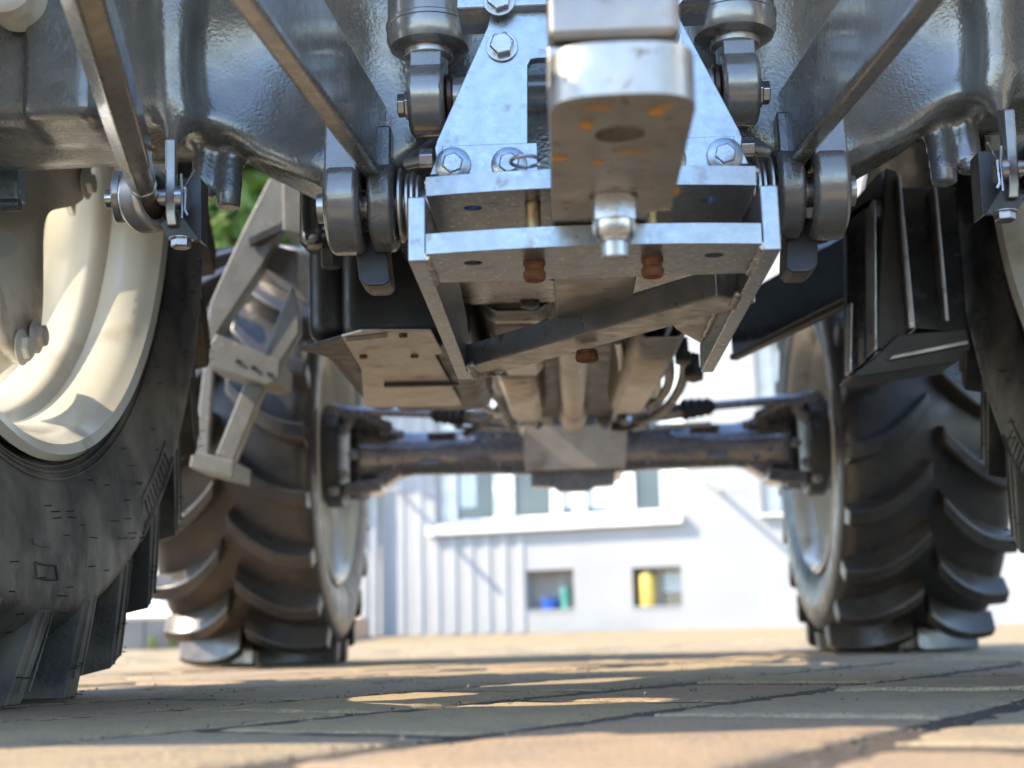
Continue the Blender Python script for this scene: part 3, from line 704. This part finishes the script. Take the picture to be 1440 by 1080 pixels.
b.lathe([(.0165, -.019), (.0160, -.028), (.0125, -.033), (.0125, -.034)], c_, (0, 0, 1), 28); b.done('lock_nut', 'zinc', db, .0008)
b = B(); b.lathe([(.0098, -.03), (.0098, -.045), (.0085, -.047)], c_, (0, 0, 1), 24); b.done('bolt_end', 'zinc', db, .0005)
for i, (px, py, rx, ry) in enumerate(((786, 222, .007, .004), (824, 176, .006, .006), (841, 228, .005, .0035), (886, 212, .017, .0013), (952, 268, .003, .007), (840, 151, .014, .002), (930, 150, .009, .002), (925, 158, .008, .004))):
    p = PZ(px, py, .3848); b = B()
    n = 12; pts = []
    for k in range(n):
        t = 2*math.pi*k/n; q = random.uniform(.55, 1.2); pts.append(p+Vector((rx*.72*q*math.cos(t), ry*.75*q*2.0*math.sin(t), 0)))
    b.prism(pts, (0, 0, -.0003)); b.done('rust_mark', 'orange', db)

# ------------------------------------------------------------------ mid section under the tractor
# fuel tank and its guard
tk = empty('fuel_tank', (0, 0, 0), tractor)
b = B(); b.box((-.405, 1.98, .492), (-.33, 2.62, .98)); b.done('tank_end', 'plastic', tk, .034, 6)
b = B(); b.box((-.352, 1.96, .486), (-.16, 2.6, .98)); b.done('tank_body', 'plastic', tk, .03, 6)
b = B(); b.prism([PZ(x, y, .478) for x, y in ((480, 474), (508, 466.5), (606, 466.5), (622, 497), (611, 500), (650, 571), (512, 573), (508, 520))], (0, 0, .004))
b.done('tank_guard', 'guard', tk, .001)
b = B(); b.prism([PZ(x, y, .482) for x, y in ((420, 492), (480, 474), (507, 520), (470, 505))], (0, 0, .004)); b.done('guard_wing', 'plastic', tk, .001)
b = B(); b.prism([PZ(x, y, .4775) for x, y in ((487, 474), (545, 468), (545, 474), (487, 480))], (0, 0, -.0005)); b.done('guard_slot', 'matt', tk)
for (x, y) in ((567, 471), (583, 500), (511, 501)):
    p = PZ(x, y, .4775); b = B(); b.lathe([(.006, 0), (.006, -.003)], p, (0, 0, 1), 14); b.done('guard_bolt', 'rust', tk)
b = B(); b.beam(PZ(540, 542, .474), PZ(645, 540, .474), .012, .006); b.done('guard_rib', 'matt', tk, .001)
# oil filter
of = empty('oil_filter', (0, 0, 0), tractor); c_ = P(466, 352, 1.78)
b = B(); b.lathe([(.02, 0), (.034, .001), (.041, .009), (.042, .02), (.042, .24)], c_, (0, 0, 1), 40); b.done('canister', 'blackgloss', of, 0, angle=40)
b = B(); b.lathe([(.0155, 0), (.0155, -.022), (.013, -.025)], c_+Vector((0, -.0, .001)), (0, 0, 1), 6, True, .3); b.done('hex_plug', 'matt', of, .001)
# gearbox / engine mass with its guards
eng = empty('drive_line', (0, 0, 0), tractor)
b = B(); b.box((-.17, 1.95, .64), (.19, 3.7, 1.2)); b.done('gearbox', 'matt', eng, .02, 3)
b = B(); b.box((-.24, 3.0, .80), (.24, 5.0, 1.3)); b.done('engine_block', 'matt', eng, .02, 3)
def bent(x0, x1, ya, yb, za, zb, lip):
    n = 8; b = B(); vs = []
    for (y, z) in ((ya, za), ((ya+yb)/2, (za+zb)/2-.006), (yb, zb)):
        for i in range(n+1):
            t = i/n; x = x0+(x1-x0)*t; e = max(0, abs(2*t-1)-.62)/.38; vs.append((x, y, z+lip*e**1.6))
    fs = [(j*(n+1)+i, j*(n+1)+i+1, (j+1)*(n+1)+i+1, (j+1)*(n+1)+i) for j in range(2) for i in range(n)]
    b.add(vs, fs); return b
def thick(o, t=.005):
    m_ = o.modifiers.new('thick', 'SOLIDIFY'); m_.thickness = t; return o
thick(bent(-.152, -.05, 2.05, 2.5, .525, .535, .07).done('sump_cover', 'guard', eng))
thick(bent(-.158, -.03, 2.0, 2.06, .535, .53, .06).done('sump_flange', 'steelw', eng), .008)
thick(bent(-.165, -.066, 2.55, 3.35, .545, .58, .07).done('sump_guard', 'guard', eng))
thick(bent(.074, .185, 2.15, 3.3, .52, .585, .09).done('sump_guard', 'guard', eng))
b = B(); b.lathe([(.022, 0), (.026, .05), (.026, 1.2), (.034, 1.22), (.034, 1.5), (.03, 1.7)], P(806, 478, 2.05), P(806, 596, 3.75)-P(806, 478, 2.05), 32); b.done('drive_shaft', 'guard', eng, 0)
b = B(); b.box((-.02, 1.99, .56), (.045, 2.3, .66)); b.done('shaft_housing', 'matt', eng, .008)
for (a, c_, m_) in (((-.10, 2.0, .60), (-.06, 2.02, .62), 'matt'), ((.10, 2.02, .61), (.15, 2.05, .64), 'matt')):
    b = B(); b.box(a, c_); b.done('bracket', m_, eng, .004)
for pts in (((900, 592, 3.5), (935, 588, 3.2), (968, 545, 2.9), (962, 505, 2.6)), ((905, 570, 3.3), (950, 560, 3.0), (945, 520, 2.7), (935, 490, 2.5)),
            ((720, 600, 3.6), (706, 560, 3.3), (690, 545, 3.0), (668, 540, 2.7)), ((655, 610, 3.9), (690, 590, 3.8), (712, 570, 3.4), (716, 540, 3.1)),
            ((860, 600, 3.7), (895, 606, 3.7), (915, 585, 3.6), (930, 560, 3.4))):
    b = B(); b.tube(bez([P(*p) for p in pts]), .0105, 10); b.done('hose', 'hose', eng)
for (px, py, Y, r) in ((742, 583, 3.6, .018), (722, 588, 3.65, .014), (880, 586, 3.6, .017), (905, 588, 3.6, .014), (975, 520, 2.6, .02), (960, 497, 2.5, .016), (745, 414, 1.98, .016)):
    p = P(px, py, Y); b = B(); b.lathe([(r*.7, -.02), (r, -.018), (r, .0), (r*.75, .002), (r*.75, .03)], p, (0, .3, 1), 6); b.done('fitting', 'zinc' if Y > 3 else 'matt', eng, .001)
for (x0, x1) in ((712, 778), (838, 905)):
    b = B(); b.beam(P(x0, 590, 3.75), P(x1, 590, 3.75), .04, .03); b.done('cross_plate', 'steel', eng, .003)

for pts, rr in ((((628, 560, 3.0), (655, 566, 3.2), (690, 572, 3.4), (712, 590, 3.7)), .008), (((700, 470, 2.3), (690, 500, 2.6), (705, 545, 3.1), (735, 588, 3.6)), .007),
                (((868, 480, 2.3), (880, 520, 2.8), (870, 560, 3.2), (862, 592, 3.7)), .007), (((905, 500, 2.4), (938, 530, 2.8), (930, 570, 3.3), (890, 596, 3.7)), .007),
                (((640, 600, 3.9), (660, 604, 3.95), (690, 600, 3.95), (730, 606, 3.98)), .007), (((890, 604, 3.95), (930, 598, 3.95), (960, 600, 3.95), (1000, 596, 3.95)), .007),
                (((720, 402, 2.0), (745, 408, 2.02), (768, 404, 2.0)), .006)):
    b = B(); b.tube(bez([P(*p) for p in pts]), rr, 8); b.done('hydraulic_line', 'steel', eng)
for (px, py, Y) in ((700, 585, 3.7), (757, 596, 3.7), (850, 596, 3.7), (868, 590, 3.7), (915, 600, 3.8), (690, 612, 3.95), (735, 590, 3.72), (890, 575, 3.5)):
    p = P(px, py, Y); bolt(eng, p, (0, -.4, -1), .011, .012, 'zinc')
# ------------------------------------------------------------------ front axle
fa = empty('front_axle', (0, 0, 0), tractor); ZA = .607
def lat(prof, z=ZA, y=4.1): return [(r, x) for x, r in prof]
for s in (-1, 1):
    def bm_(b):
        b.lathe([(.075, .10), (.072, .16), (.068, .22), (.066, .40), (.065, .47), (.07, .50), (.075, .56), (.085, .60), (.085, .625)], (0, 4.1, ZA), (-1, 0, 0), 40)
    sided(bm_, s).done('axle_beam', 'axle', fa, 0, angle=40)
    def kn(b):
        for zz in (.095, -.095): b.prism([(-.56, 4.03, ZA+zz-.02), (-.56, 4.17, ZA+zz-.02), (-.68, 4.17, ZA+zz*1.15-.02), (-.68, 4.03, ZA+zz*1.15-.02)], (0, 0, .04))
        b.cyl((-.635, 4.1, ZA-.135), (-.635, 4.1, ZA+.145), .032)
        b.prism([(-.50, 4.06, ZA-.06), (-.58, 4.05, ZA-.115), (-.60, 4.05, ZA+.115), (-.50, 4.06, ZA+.06)], (0, .1, 0))
    sided(kn, s).done('knuckle', 'axle', fa, .008, 3)
    def hub(b): b.lathe([(.15, 0), (.155, .01), (.155, .05), (.13, .06), (.12, .16)], (-.68, 4.1, ZA), (-1, 0, 0), 36)
    sided(hub, s).done('hub_flange', 'matt', fa, .004)
    def tr(b):
        a_ = P(470, 577, 3.93); c_ = P(612, 582, 3.93); b.cyl(a_, c_, .0125); b.lathe([(.015, 0), (.015, .02), (.015, .05)], a_, c_-a_, 20)
        b.lathe([(.011, 0), (.02, .005), (.021, .03), (.016, .036)], a_-Vector((0, 0, .02)), (0, 0, 1), 20)
    sided(tr, s).done('tie_rod', 'axle', fa, .001)
    def bo(b):
        a_ = P(606, 582, 3.93); c_ = P(652, 585, 3.93); L = (c_-a_).length
        b.lathe([(.013, 0)]+[(.02+.005*(i % 2)+.008*i/8, .008+(L-.008)*i/8) for i in range(9)], a_, c_-a_, 24)
    sided(bo, s).done('rubber_boot', 'hose', fa)
    def sc(b): b.cyl(P(650, 586, 3.95), P(700, 590, 3.97), .022); b.lathe([(.026, 0), (.026, .02)], P(700, 590, 3.97), (1, 0, 0), 24)
    sided(sc, s).done('steering_cylinder', 'axle', fa, .002)
    for (px, py, r) in ((670, 628, .032), (562, 610, .013), (553, 655, .014), (702, 652, .009), (520, 632, .012)):
        def bs(b):
            p = P(px, py, 4.045); b.lathe([(r, .03), (r, 0), (r*.75, -.008), (r*.3, -.01)], p, (0, 1, 0), 24)
        sided(bs, s).done('casting_boss', 'axle', fa, .003)
    for (px, py, w_, h_) in ((533, 613, 26, 7), (600, 612, 40, 5), (590, 655, 30, 6), (640, 648, 50, 5), (520, 650, 16, 12)):
        def rbx(b): p = P(px, py, 4.035); q = P(px+w_, py-h_, 4.035); b.box((p.x, 4.025, p.z), (q.x, 4.1, q.z))
        sided(rbx, s).done('casting_rib', 'axle', fa, .004)
    for (px, py) in ((483, 606), (483, 668), (497, 640), (470, 690)):
        def kb(b): b.lathe([(.017, 0), (.017, .012), (.011, .013), (.011, .022)], P(px, py, 4.0), (0, -1, 0), 6)
        sided(kb, s).done('knuckle_bolt', 'zinc', fa, .001)
    def arm(b): b.prism([(-.52, 3.98, .66), (-.6, 3.9, .69), (-.66, 3.92, .69), (-.66, 4.05, .68), (-.56, 4.08, .66)], (0, 0, .025))
    sided(arm, s).done('steering_arm', 'axle', fa, .006)
b = B(); b.prism([P(735, 598, 4.0), P(883, 597, 4.0), P(880, 657, 4.02), P(738, 662, 4.02)], (0, .012, 0)); b.done('skid_plate', 'guard', fa, .002)
b = B(); b.box((-.13, 4.03, .53), (.15, 4.3, .7)); b.done('axle_centre', 'axle', fa, .015, 3)
b = B(); b.prism([P(745, 663, 4.05), P(866, 660, 4.05), P(864, 682, 4.05), P(835, 684, 4.05), P(830, 690, 4.05), P(785, 691, 4.05), P(780, 685, 4.05), P(746, 684, 4.05)], (0, .05, 0)); b.done('diff_casing', 'axle', fa, .006, 3)
b = B(); b.prism([P(944, 612, 4.042), P(982, 611, 4.042), P(982, 642, 4.042), P(944, 643, 4.042)], (0, .012, 0)); b.done('type_plate', 'guard', fa, .001)
b = B()
for (x0, y0, x1, y1) in ((949, 617, 960, 622), (964, 616, 977, 623), (949, 627, 966, 631), (969, 628, 977, 637), (949, 635, 962, 639)):
    b.prism([P(x0, y0, 4.0415), P(x1, y0, 4.0415), P(x1, y1, 4.0415), P(x0, y1, 4.0415)], (0, .001, 0))
b.done('plate_print', 'rust', fa)

# ------------------------------------------------------------------ steps on the left, box and arm on the right
sp_ = empty('access_steps', (0, 0, 0), tractor)
YL = 2.88
def pp(pts, y0, dep, name, m='ladder', bev=.003): return B().prism([P(x, y, YL+y0) for x, y in pts], (0, dep, 0)).done(name, m, sp_, bev)
pp(((379, 250), (399, 258), (399, 312), (368, 374), (304, 470), (291, 494), (288, 470), (296, 424), (337, 333)), 0, .05, 'side_rail')
pp(((410, 400), (420, 440), (420, 468), (393, 512), (369, 502)), .02, .04, 'side_rail')
pp(((344, 538), (370, 545), (327, 650), (303, 640)), .03, .04, 'side_rail')
pp(((346, 334), (399, 309), (401, 323), (350, 347)), -.012, .01, 'upper_tread', 'matt')  # thin dark strip laid over the rail to darken its notch
pp(((366, 372), (386, 345), (418, 352), (418, 405)), .04, .16, 'upper_tread')
pp(((290, 494), (304, 469), (394, 508), (392, 535), (375, 541), (292, 515)), -.01, .14, 'tread')
pp(((270, 633), (329, 648), (327, 673), (266, 657)), .0, .16, 'tread')
pp(((291, 470), (302, 476), (292, 640), (272, 640)), .15, .02, 'back_rail')
for (x0, y0, x1, y1) in ((330, 505, 336, 509), (352, 514, 358, 518), (374, 523, 380, 527)):
    pp(((x0, y0), (x1, y0), (x1, y1), (x0, y1)), -.014, .004, 'tread_bolt', 'zinc', 0)
pp(((397, 250), (426, 255), (426, 330), (398, 324)), -.04, .10, 'rail_bracket')
rb = empty('battery_box', (0, 0, 0), tractor)
def rp(pts, Y, dep, name, m='blackgloss', bev=.003): return B().prism([P(x, y, Y) for x, y in pts], (0, dep, 0)).done(name, m, rb, bev)
rp(((1252, 262), (1345, 262), (1362, 470), (1288, 462)), 2.16, .28, 'box_body')
rp(((1212, 290), (1222, 236), (1290, 192), (1345, 180), (1350, 285), (1240, 300)), 2.32, .05, 'mounting_plate', 'paint')
rp(((1262, 245), (1267, 245), (1288, 462), (1278, 462)), 2.13, .035, 'vertical_rib', 'steel')
rp(((1312, 262), (1318, 262), (1336, 452), (1329, 452)), 2.13, .035, 'vertical_rib', 'steel')
rp(((1245, 235), (1262, 240), (1280, 462), (1255, 495), (1232, 490)), 2.15, .02, 'end_panel', 'matt')
rp(((1228, 280), (1232, 280), (1234, 492), (1229, 494)), 2.10, .06, 'edge_strip', 'steel')
rp(((1195, 425), (1201, 425), (1199, 525), (1193, 525)), 2.14, .03, 'edge_strip', 'steel')
rp(((1232, 500), (1262, 470), (1360, 462), (1366, 490), (1345, 510), (1210, 530), (1195, 528)), 2.14, .10, 'bottom_tray', 'matt')
rp(((1190, 300), (1228, 275), (1230, 500), (1200, 525), (1192, 525)), 2.2, .03, 'side_panel', 'blackgloss')
rp(((1255, 500), (1362, 478), (1362, 484), (1250, 506)), 2.13, .006, 'tray_edge', 'steel', .001)
b = B(); a_ = P(1030, 462, 2.62); c_ = P(1250, 345, 2.16); b.beam(a_, c_, .012, .105); b.done('support_arm', 'blackgloss', tractor, .003)
b = B(); b.beam(a_+Vector((0, .01, -.055)), c_+Vector((0, .01, -.06)), .018, .012); b.done('support_arm_flange', 'matt', tractor, .003)
b = B(); b.prism([P(1150, 335, 2.2), P(1240, 240, 2.2), P(1246, 275, 2.2), P(1170, 330, 2.2)], (0, .05, 0)); b.done('arm_strut', 'matt', tractor, .003)

# ------------------------------------------------------------------ body above the frame (shades the underside)
for s in (-1, 1):
    b = B(); n = 22; vs = []
    for i in range(n+1):
        t = R(28+140*i/n)
        for (x, r) in ((.60, .95), (1.22, .95), (1.24, .90), (1.24, .88), (1.21, .93), (.61, .93)): vs.append((x*s, 1.66+r*math.cos(t), .86+r*math.sin(t)))
    fs = [(i*6+j, i*6+(j+1) % 6, (i+1)*6+(j+1) % 6, (i+1)*6+j) for i in range(n) for j in range(6)]
    B().add(vs, fs).done('rear_mudguard', 'cab', tractor)
b = B(); b.box((-.58, 1.15, 1.05), (.58, 2.75, 1.2)); b.done('cab_floor', 'cab', tractor, .02)
b = B(); b.box((-.62, 1.05, 2.55), (.62, 2.8, 2.72)); b.done('cab_roof', 'cab', tractor, .05)
for x in (-.57, .57):
    for y in (1.2, 2.7): B().box((x-.03, y-.03, 1.2), (x+.03, y+.03, 2.55)).done('cab_post', 'cab', tractor, .008)
b = B(); b.box((-.38, 2.8, 1.0), (.38, 5.0, 1.62)); b.done('bonnet', 'cab', tractor, .08, 4)

# ------------------------------------------------------------------ building behind
YB = 18.0; BROT = R(-19)
bpiv = P(780, 890, YB); bpiv = Vector((bpiv.x, YB, 0))
bl = empty('building', bpiv); bl.rotation_euler = (0, 0, BROT); tag(bl, 'white rendered building with basement windows standing across the yard', 'building')
BM = Matrix.Translation(bpiv) @ Matrix.Rotation(BROT, 4, 'Z'); BI = BM.inverted()
def BP(px, py, dy=0):                                          # pixel to the facade's own coordinates (x along it, y into it)
    o_ = BI @ CAM; q_ = BI.to_3x3() @ unray(px, py); return o_+q_*(-o_.y/q_.y)
def br(x0, y0, x1, y1, dy0, dy1, name, m, parent=bl, bev=0):
    p, q = BP(x0, y1), BP(x1, y0); return B().box((p.x, dy0, p.z), (q.x, dy1, q.z)).done(name, m, parent, bev)
FY = 0.0
xl, xr = BP(505, 800).x, 15.0; zt_ = 9.5; zb_ = .05
ops = [(BP(612, 737), BP(956, 470)), (BP(1072, 722), BP(1115, 470)), (BP(740, 858), BP(806, 800)), (BP(890, 853), BP(957, 796))]
xs_ = sorted({xl, xr, *[a.x for a, c in ops], *[c.x for a, c in ops]}); zs_ = sorted({zb_, zt_, *[a.z for a, c in ops], *[c.z for a, c in ops]})
b = B()
for i in range(len(xs_)-1):
    for j in range(len(zs_)-1):
        mx_, mz = (xs_[i]+xs_[i+1])/2, (zs_[j]+zs_[j+1])/2
        if any(a.x < mx_ < c.x and a.z < mz < c.z for a, c in ops): continue
        b.add([(xs_[i], FY, zs_[j]), (xs_[i+1], FY, zs_[j]), (xs_[i+1], FY, zs_[j+1]), (xs_[i], FY, zs_[j+1])], [(0, 1, 2, 3)])
for a, c in ops:
    x0, x1, z0, z1 = a.x, c.x, a.z, c.z
    b.add([(x0, FY, z0), (x1, FY, z0), (x1, FY, z1), (x0, FY, z1), (x0, FY+.3, z0), (x1, FY+.3, z0), (x1, FY+.3, z1), (x0, FY+.3, z1)], [(0, 1, 5, 4), (1, 2, 6, 5), (2, 3, 7, 6), (3, 0, 4, 7)])
b.add([(xl, FY, zb_), (xl, FY+9, zb_), (xl, FY+9, zt_), (xl, FY, zt_), (xr, FY, zt_), (xr, FY+9, zt_)], [(0, 1, 2, 3), (3, 2, 5, 4)])
o = b.done('wall', 'plaster', bl)
wn = empty('window', (0, 0, 0), bl)
br(612, 470, 956, 737, .26, .29, 'pane', 'glass', wn)
for x in (612, 687, 706, 768, 800, 872, 947):
    wd_ = {612: 18, 687: 16, 706: 4, 768: 8, 800: 10, 872: 6, 947: 9}[x]
    br(x, 470, x+wd_, 737, .2, .255, 'frame', 'frame', wn, .01)
br(612, 712, 956, 737, .195, .256, 'frame', 'frame', wn, .01)
for x0, x1 in ((636, 655), (776, 800), (810, 838), (842, 868), (922, 940)): br(x0, 470, x1, 712, .2585, .2595, 'curtain', 'curtain', wn)
br(604, 736, 962, 742, -.12, .2, 'sill', 'frame', wn, .01)

wn = empty('window', (0, 0, 0), bl); br(1072, 470, 1115, 722, .26, .29, 'pane', 'curtain', wn); br(1072, 470, 1078, 722, .2, .255, 'frame', 'frame', wn); br(1066, 722, 1120, 728, -.1, .2, 'sill', 'frame', wn, .01)
bw = empty('basement_window', (0, 0, 0), bl)
br(740, 800, 806, 858, .27, .3, 'pane', 'reveal', bw); br(739, 858, 807, 861, -.012, .25, 'sill', 'plaster', bw); 
bw2 = empty('basement_window', (0, 0, 0), bl)
br(890, 796, 957, 853, .27, .3, 'pane', 'glass', bw2); br(889, 853, 958, 856, -.012, .25, 'sill', 'plaster', bw2)
br(890, 796, 957, 803, .2, .262, 'frame', 'reveal', bw2); br(918, 803, 924, 853, .2, .262, 'frame', 'reveal', bw2); br(926, 803, 955, 832, .255, .266, 'blind', 'curtain', bw2)
x = 508.0; i = 0
while x < 742:                                                  # upright cladding boards
    p0, p1 = BP(x, 893).x, BP(x+11.5, 893).x; top = BP(600, 742).z if x > 596 else 8.0
    m_ = [(p0, -.004), (p0+.02, -.02), (p1-.02, -.02), (p1, -.004)]
    b = B(); b.prism([Vector((a, y, .115)) for a, y in m_], (0, 0, top-.115)); b.done('cladding_board', 'clad', bl, .004)
    x += 24 if x > 560 else 26; i += 1
b = B(); b.cyl((BP(533, 800).x, -.11, .115), (BP(533, 800).x, -.11, 8), .05); b.done('downpipe', 'clad', bl)
for px in (560, 1010):  # unseen rods, added to throw diagonal shadows across the facade
    a_ = BP(px, 690); b = B(); b.tube([a_, a_+Vector((.0, -.9, .02))], .03, 8); b.done('shadow_rod', 'frame', bl)
zs0 = BP(770, 858).z
def crate(px, wpx, hpx, name, label, m):
    s_ = YB/F_PX; W_, H_ = wpx*s_, hpx*s_; root = empty(name, BM @ Vector((BP(px, 858).x, .17, zs0+.002))); tag(root, label, name.replace('_', ' '))
    b = B(); b.lathe([(W_*.40, 0), (W_*.48, H_*.8), (W_*.5, H_*.82), (W_*.5, H_)], (0, 0, 0), (0, 0, 1), 24); b.done('body', m, root)
    b = B(); b.tube(bez([(-W_*.5, 0, H_*.9), (-W_*.3, 0, H_*1.5), (W_*.3, 0, H_*1.5), (W_*.5, 0, H_*.9)]), .008, 6); b.done('handle', 'zinc', root)
crate(767, 26, 15, 'bucket', 'blue plastic bucket standing in the left basement window niche', 'blue')
crate(790, 15, 30, 'watering_can', 'teal can standing right of the blue bucket in the basement niche', 'teal')
zs1 = BP(905, 853).z; s_ = YB/F_PX
root = empty('barrel', BM @ Vector((BP(908, 853).x, .12, zs1+.002))); tag(root, 'yellow container standing in the right basement window niche', 'container')
b = B(); b.lathe([(.09, 0), (.10, .02), (.10, .36), (.09, .40), (.03, .41), (.03, .42)], (0, 0, 0), (0, 0, 1), 24); b.done('body', 'yellow', root)
b = B(); b.lathe([(.035, .42), (.035, .45)], (0, 0, 0), (0, 0, 1), 16); b.done('cap', 'reveal', root)

# ------------------------------------------------------------------ low wall, terrace, fence, plants and tree on the left
b = B(); xw0, xw1 = -9.0, P(420, 880, 13).x
nx = 9
wl = empty('low_wall', (0, 0, 0)); tag(wl, 'low grey concrete wall behind the left front wheel', 'wall')
for i in range(nx):
    a_ = xw0+(xw1-xw0)*i/nx; c_ = xw0+(xw1-xw0)*(i+1)/nx
    B().box((a_+.004, 13, -.02), (c_-.004, 13.25, .30)).done('wall_block', 'wall', wl, .012)
b = B(); b.box((-14, 13.26, 0), (xw1, 17.5, .33)); o = b.done('terrace', 'peach'); tag(o, kind='structure', label='peach coloured raised terrace')
fn = empty('fence', (0, 0, 0)); tag(fn, 'pale blue sheet fence standing on the peach terrace', 'fence')
for i in range(40):
    x = -12+.23*i
    B().box((x, 15, .42), (x+.20, 15.03, 2.0)).done('fence_board', 'fence', fn, .005)
for x in (-11.5, -9, -6.5, -4): B().box((x, 15.04, .33), (x+.08, 15.12, 2.05)).done('fence_post', 'wall', fn)
for z in (.6, 1.7): B().box((-12, 15.032, z), (-2.9, 15.06, z+.06)).done('fence_rail', 'wall', fn)
def weed(px, h_, label):
    p = P(px, 912, 12.93); root = empty('weed', (p.x, 12.93, .01)); tag(root, label, 'weed', 'weeds at the foot of the low wall')
    for i in range(9):
        an = random.uniform(0, 6.28); t = random.uniform(.3, .9); w_ = .022
        tip = Vector((math.cos(an)*h_*.45*t, math.sin(an)*h_*.45*t, h_*(1.1-.5*t))); mid = tip*.5+Vector((0, 0, h_*.12)); sd = Vector((-math.sin(an), math.cos(an), 0))*w_
        B().add([(0, 0, 0), mid+sd, tip, mid-sd], [(0, 1, 2), (0, 2, 3)]).done('leaf', 'leaf', root)
weed(241, .26, 'tall green weed at the foot of the low wall, nearest the front tyre')
weed(214, .15, 'small green weed at the foot of the low wall, left of the tall one')
weed(432, .12, 'short weed at the foot of the low wall behind the front tyre')
def tree(loc, h_, rad, label, n):
    root = empty('tree', loc); tag(root, label, 'tree', 'trees beyond the fence'); b = B()
    b.lathe([(.22, 0), (.16, h_*.3), (.08, h_*.75)], (0, 0, 0), (0, 0, 1), 12)
    cs = []
    for i in range(26):
        an = random.uniform(0, 6.28); z = h_*random.uniform(.35, .95); r = rad*random.uniform(.25, .85)
        p = Vector((r*math.cos(an), r*math.sin(an), z)); cs.append((p, rad*random.uniform(.3, .5))); b.tube(bez([(0, 0, z*.55), (0, 0, z*.7), p], 5), .035, 6)
    b.done('trunk', 'bark', root)
    v = []; f = []
    for i in range(n):
        c, r = random.choice(cs); q = Vector(rng.normal(size=3)).normalized()*r*random.random()**.4; p = c+q
        u = Vector(rng.normal(size=3)).normalized(); w_ = u.orthogonal().normalized(); s_ = random.uniform(.08, .17); k = len(v)
        v += [p-u*s_, p+w_*s_*.5, p+u*s_, p-w_*s_*.5]; f.append((k, k+1, k+2, k+3))
    bb_ = B(); bb_.v = v; bb_.f = f; bb_.done('crown', 'leaf', root)
tree((-4.6, 20, .1), 8.5, 2.3, 'bright green leafy tree rising just left of the white building', 26000)
tree((-8.8, 22, .1), 8.0, 2.6, 'broad green tree farther left beyond the pale fence', 16000)
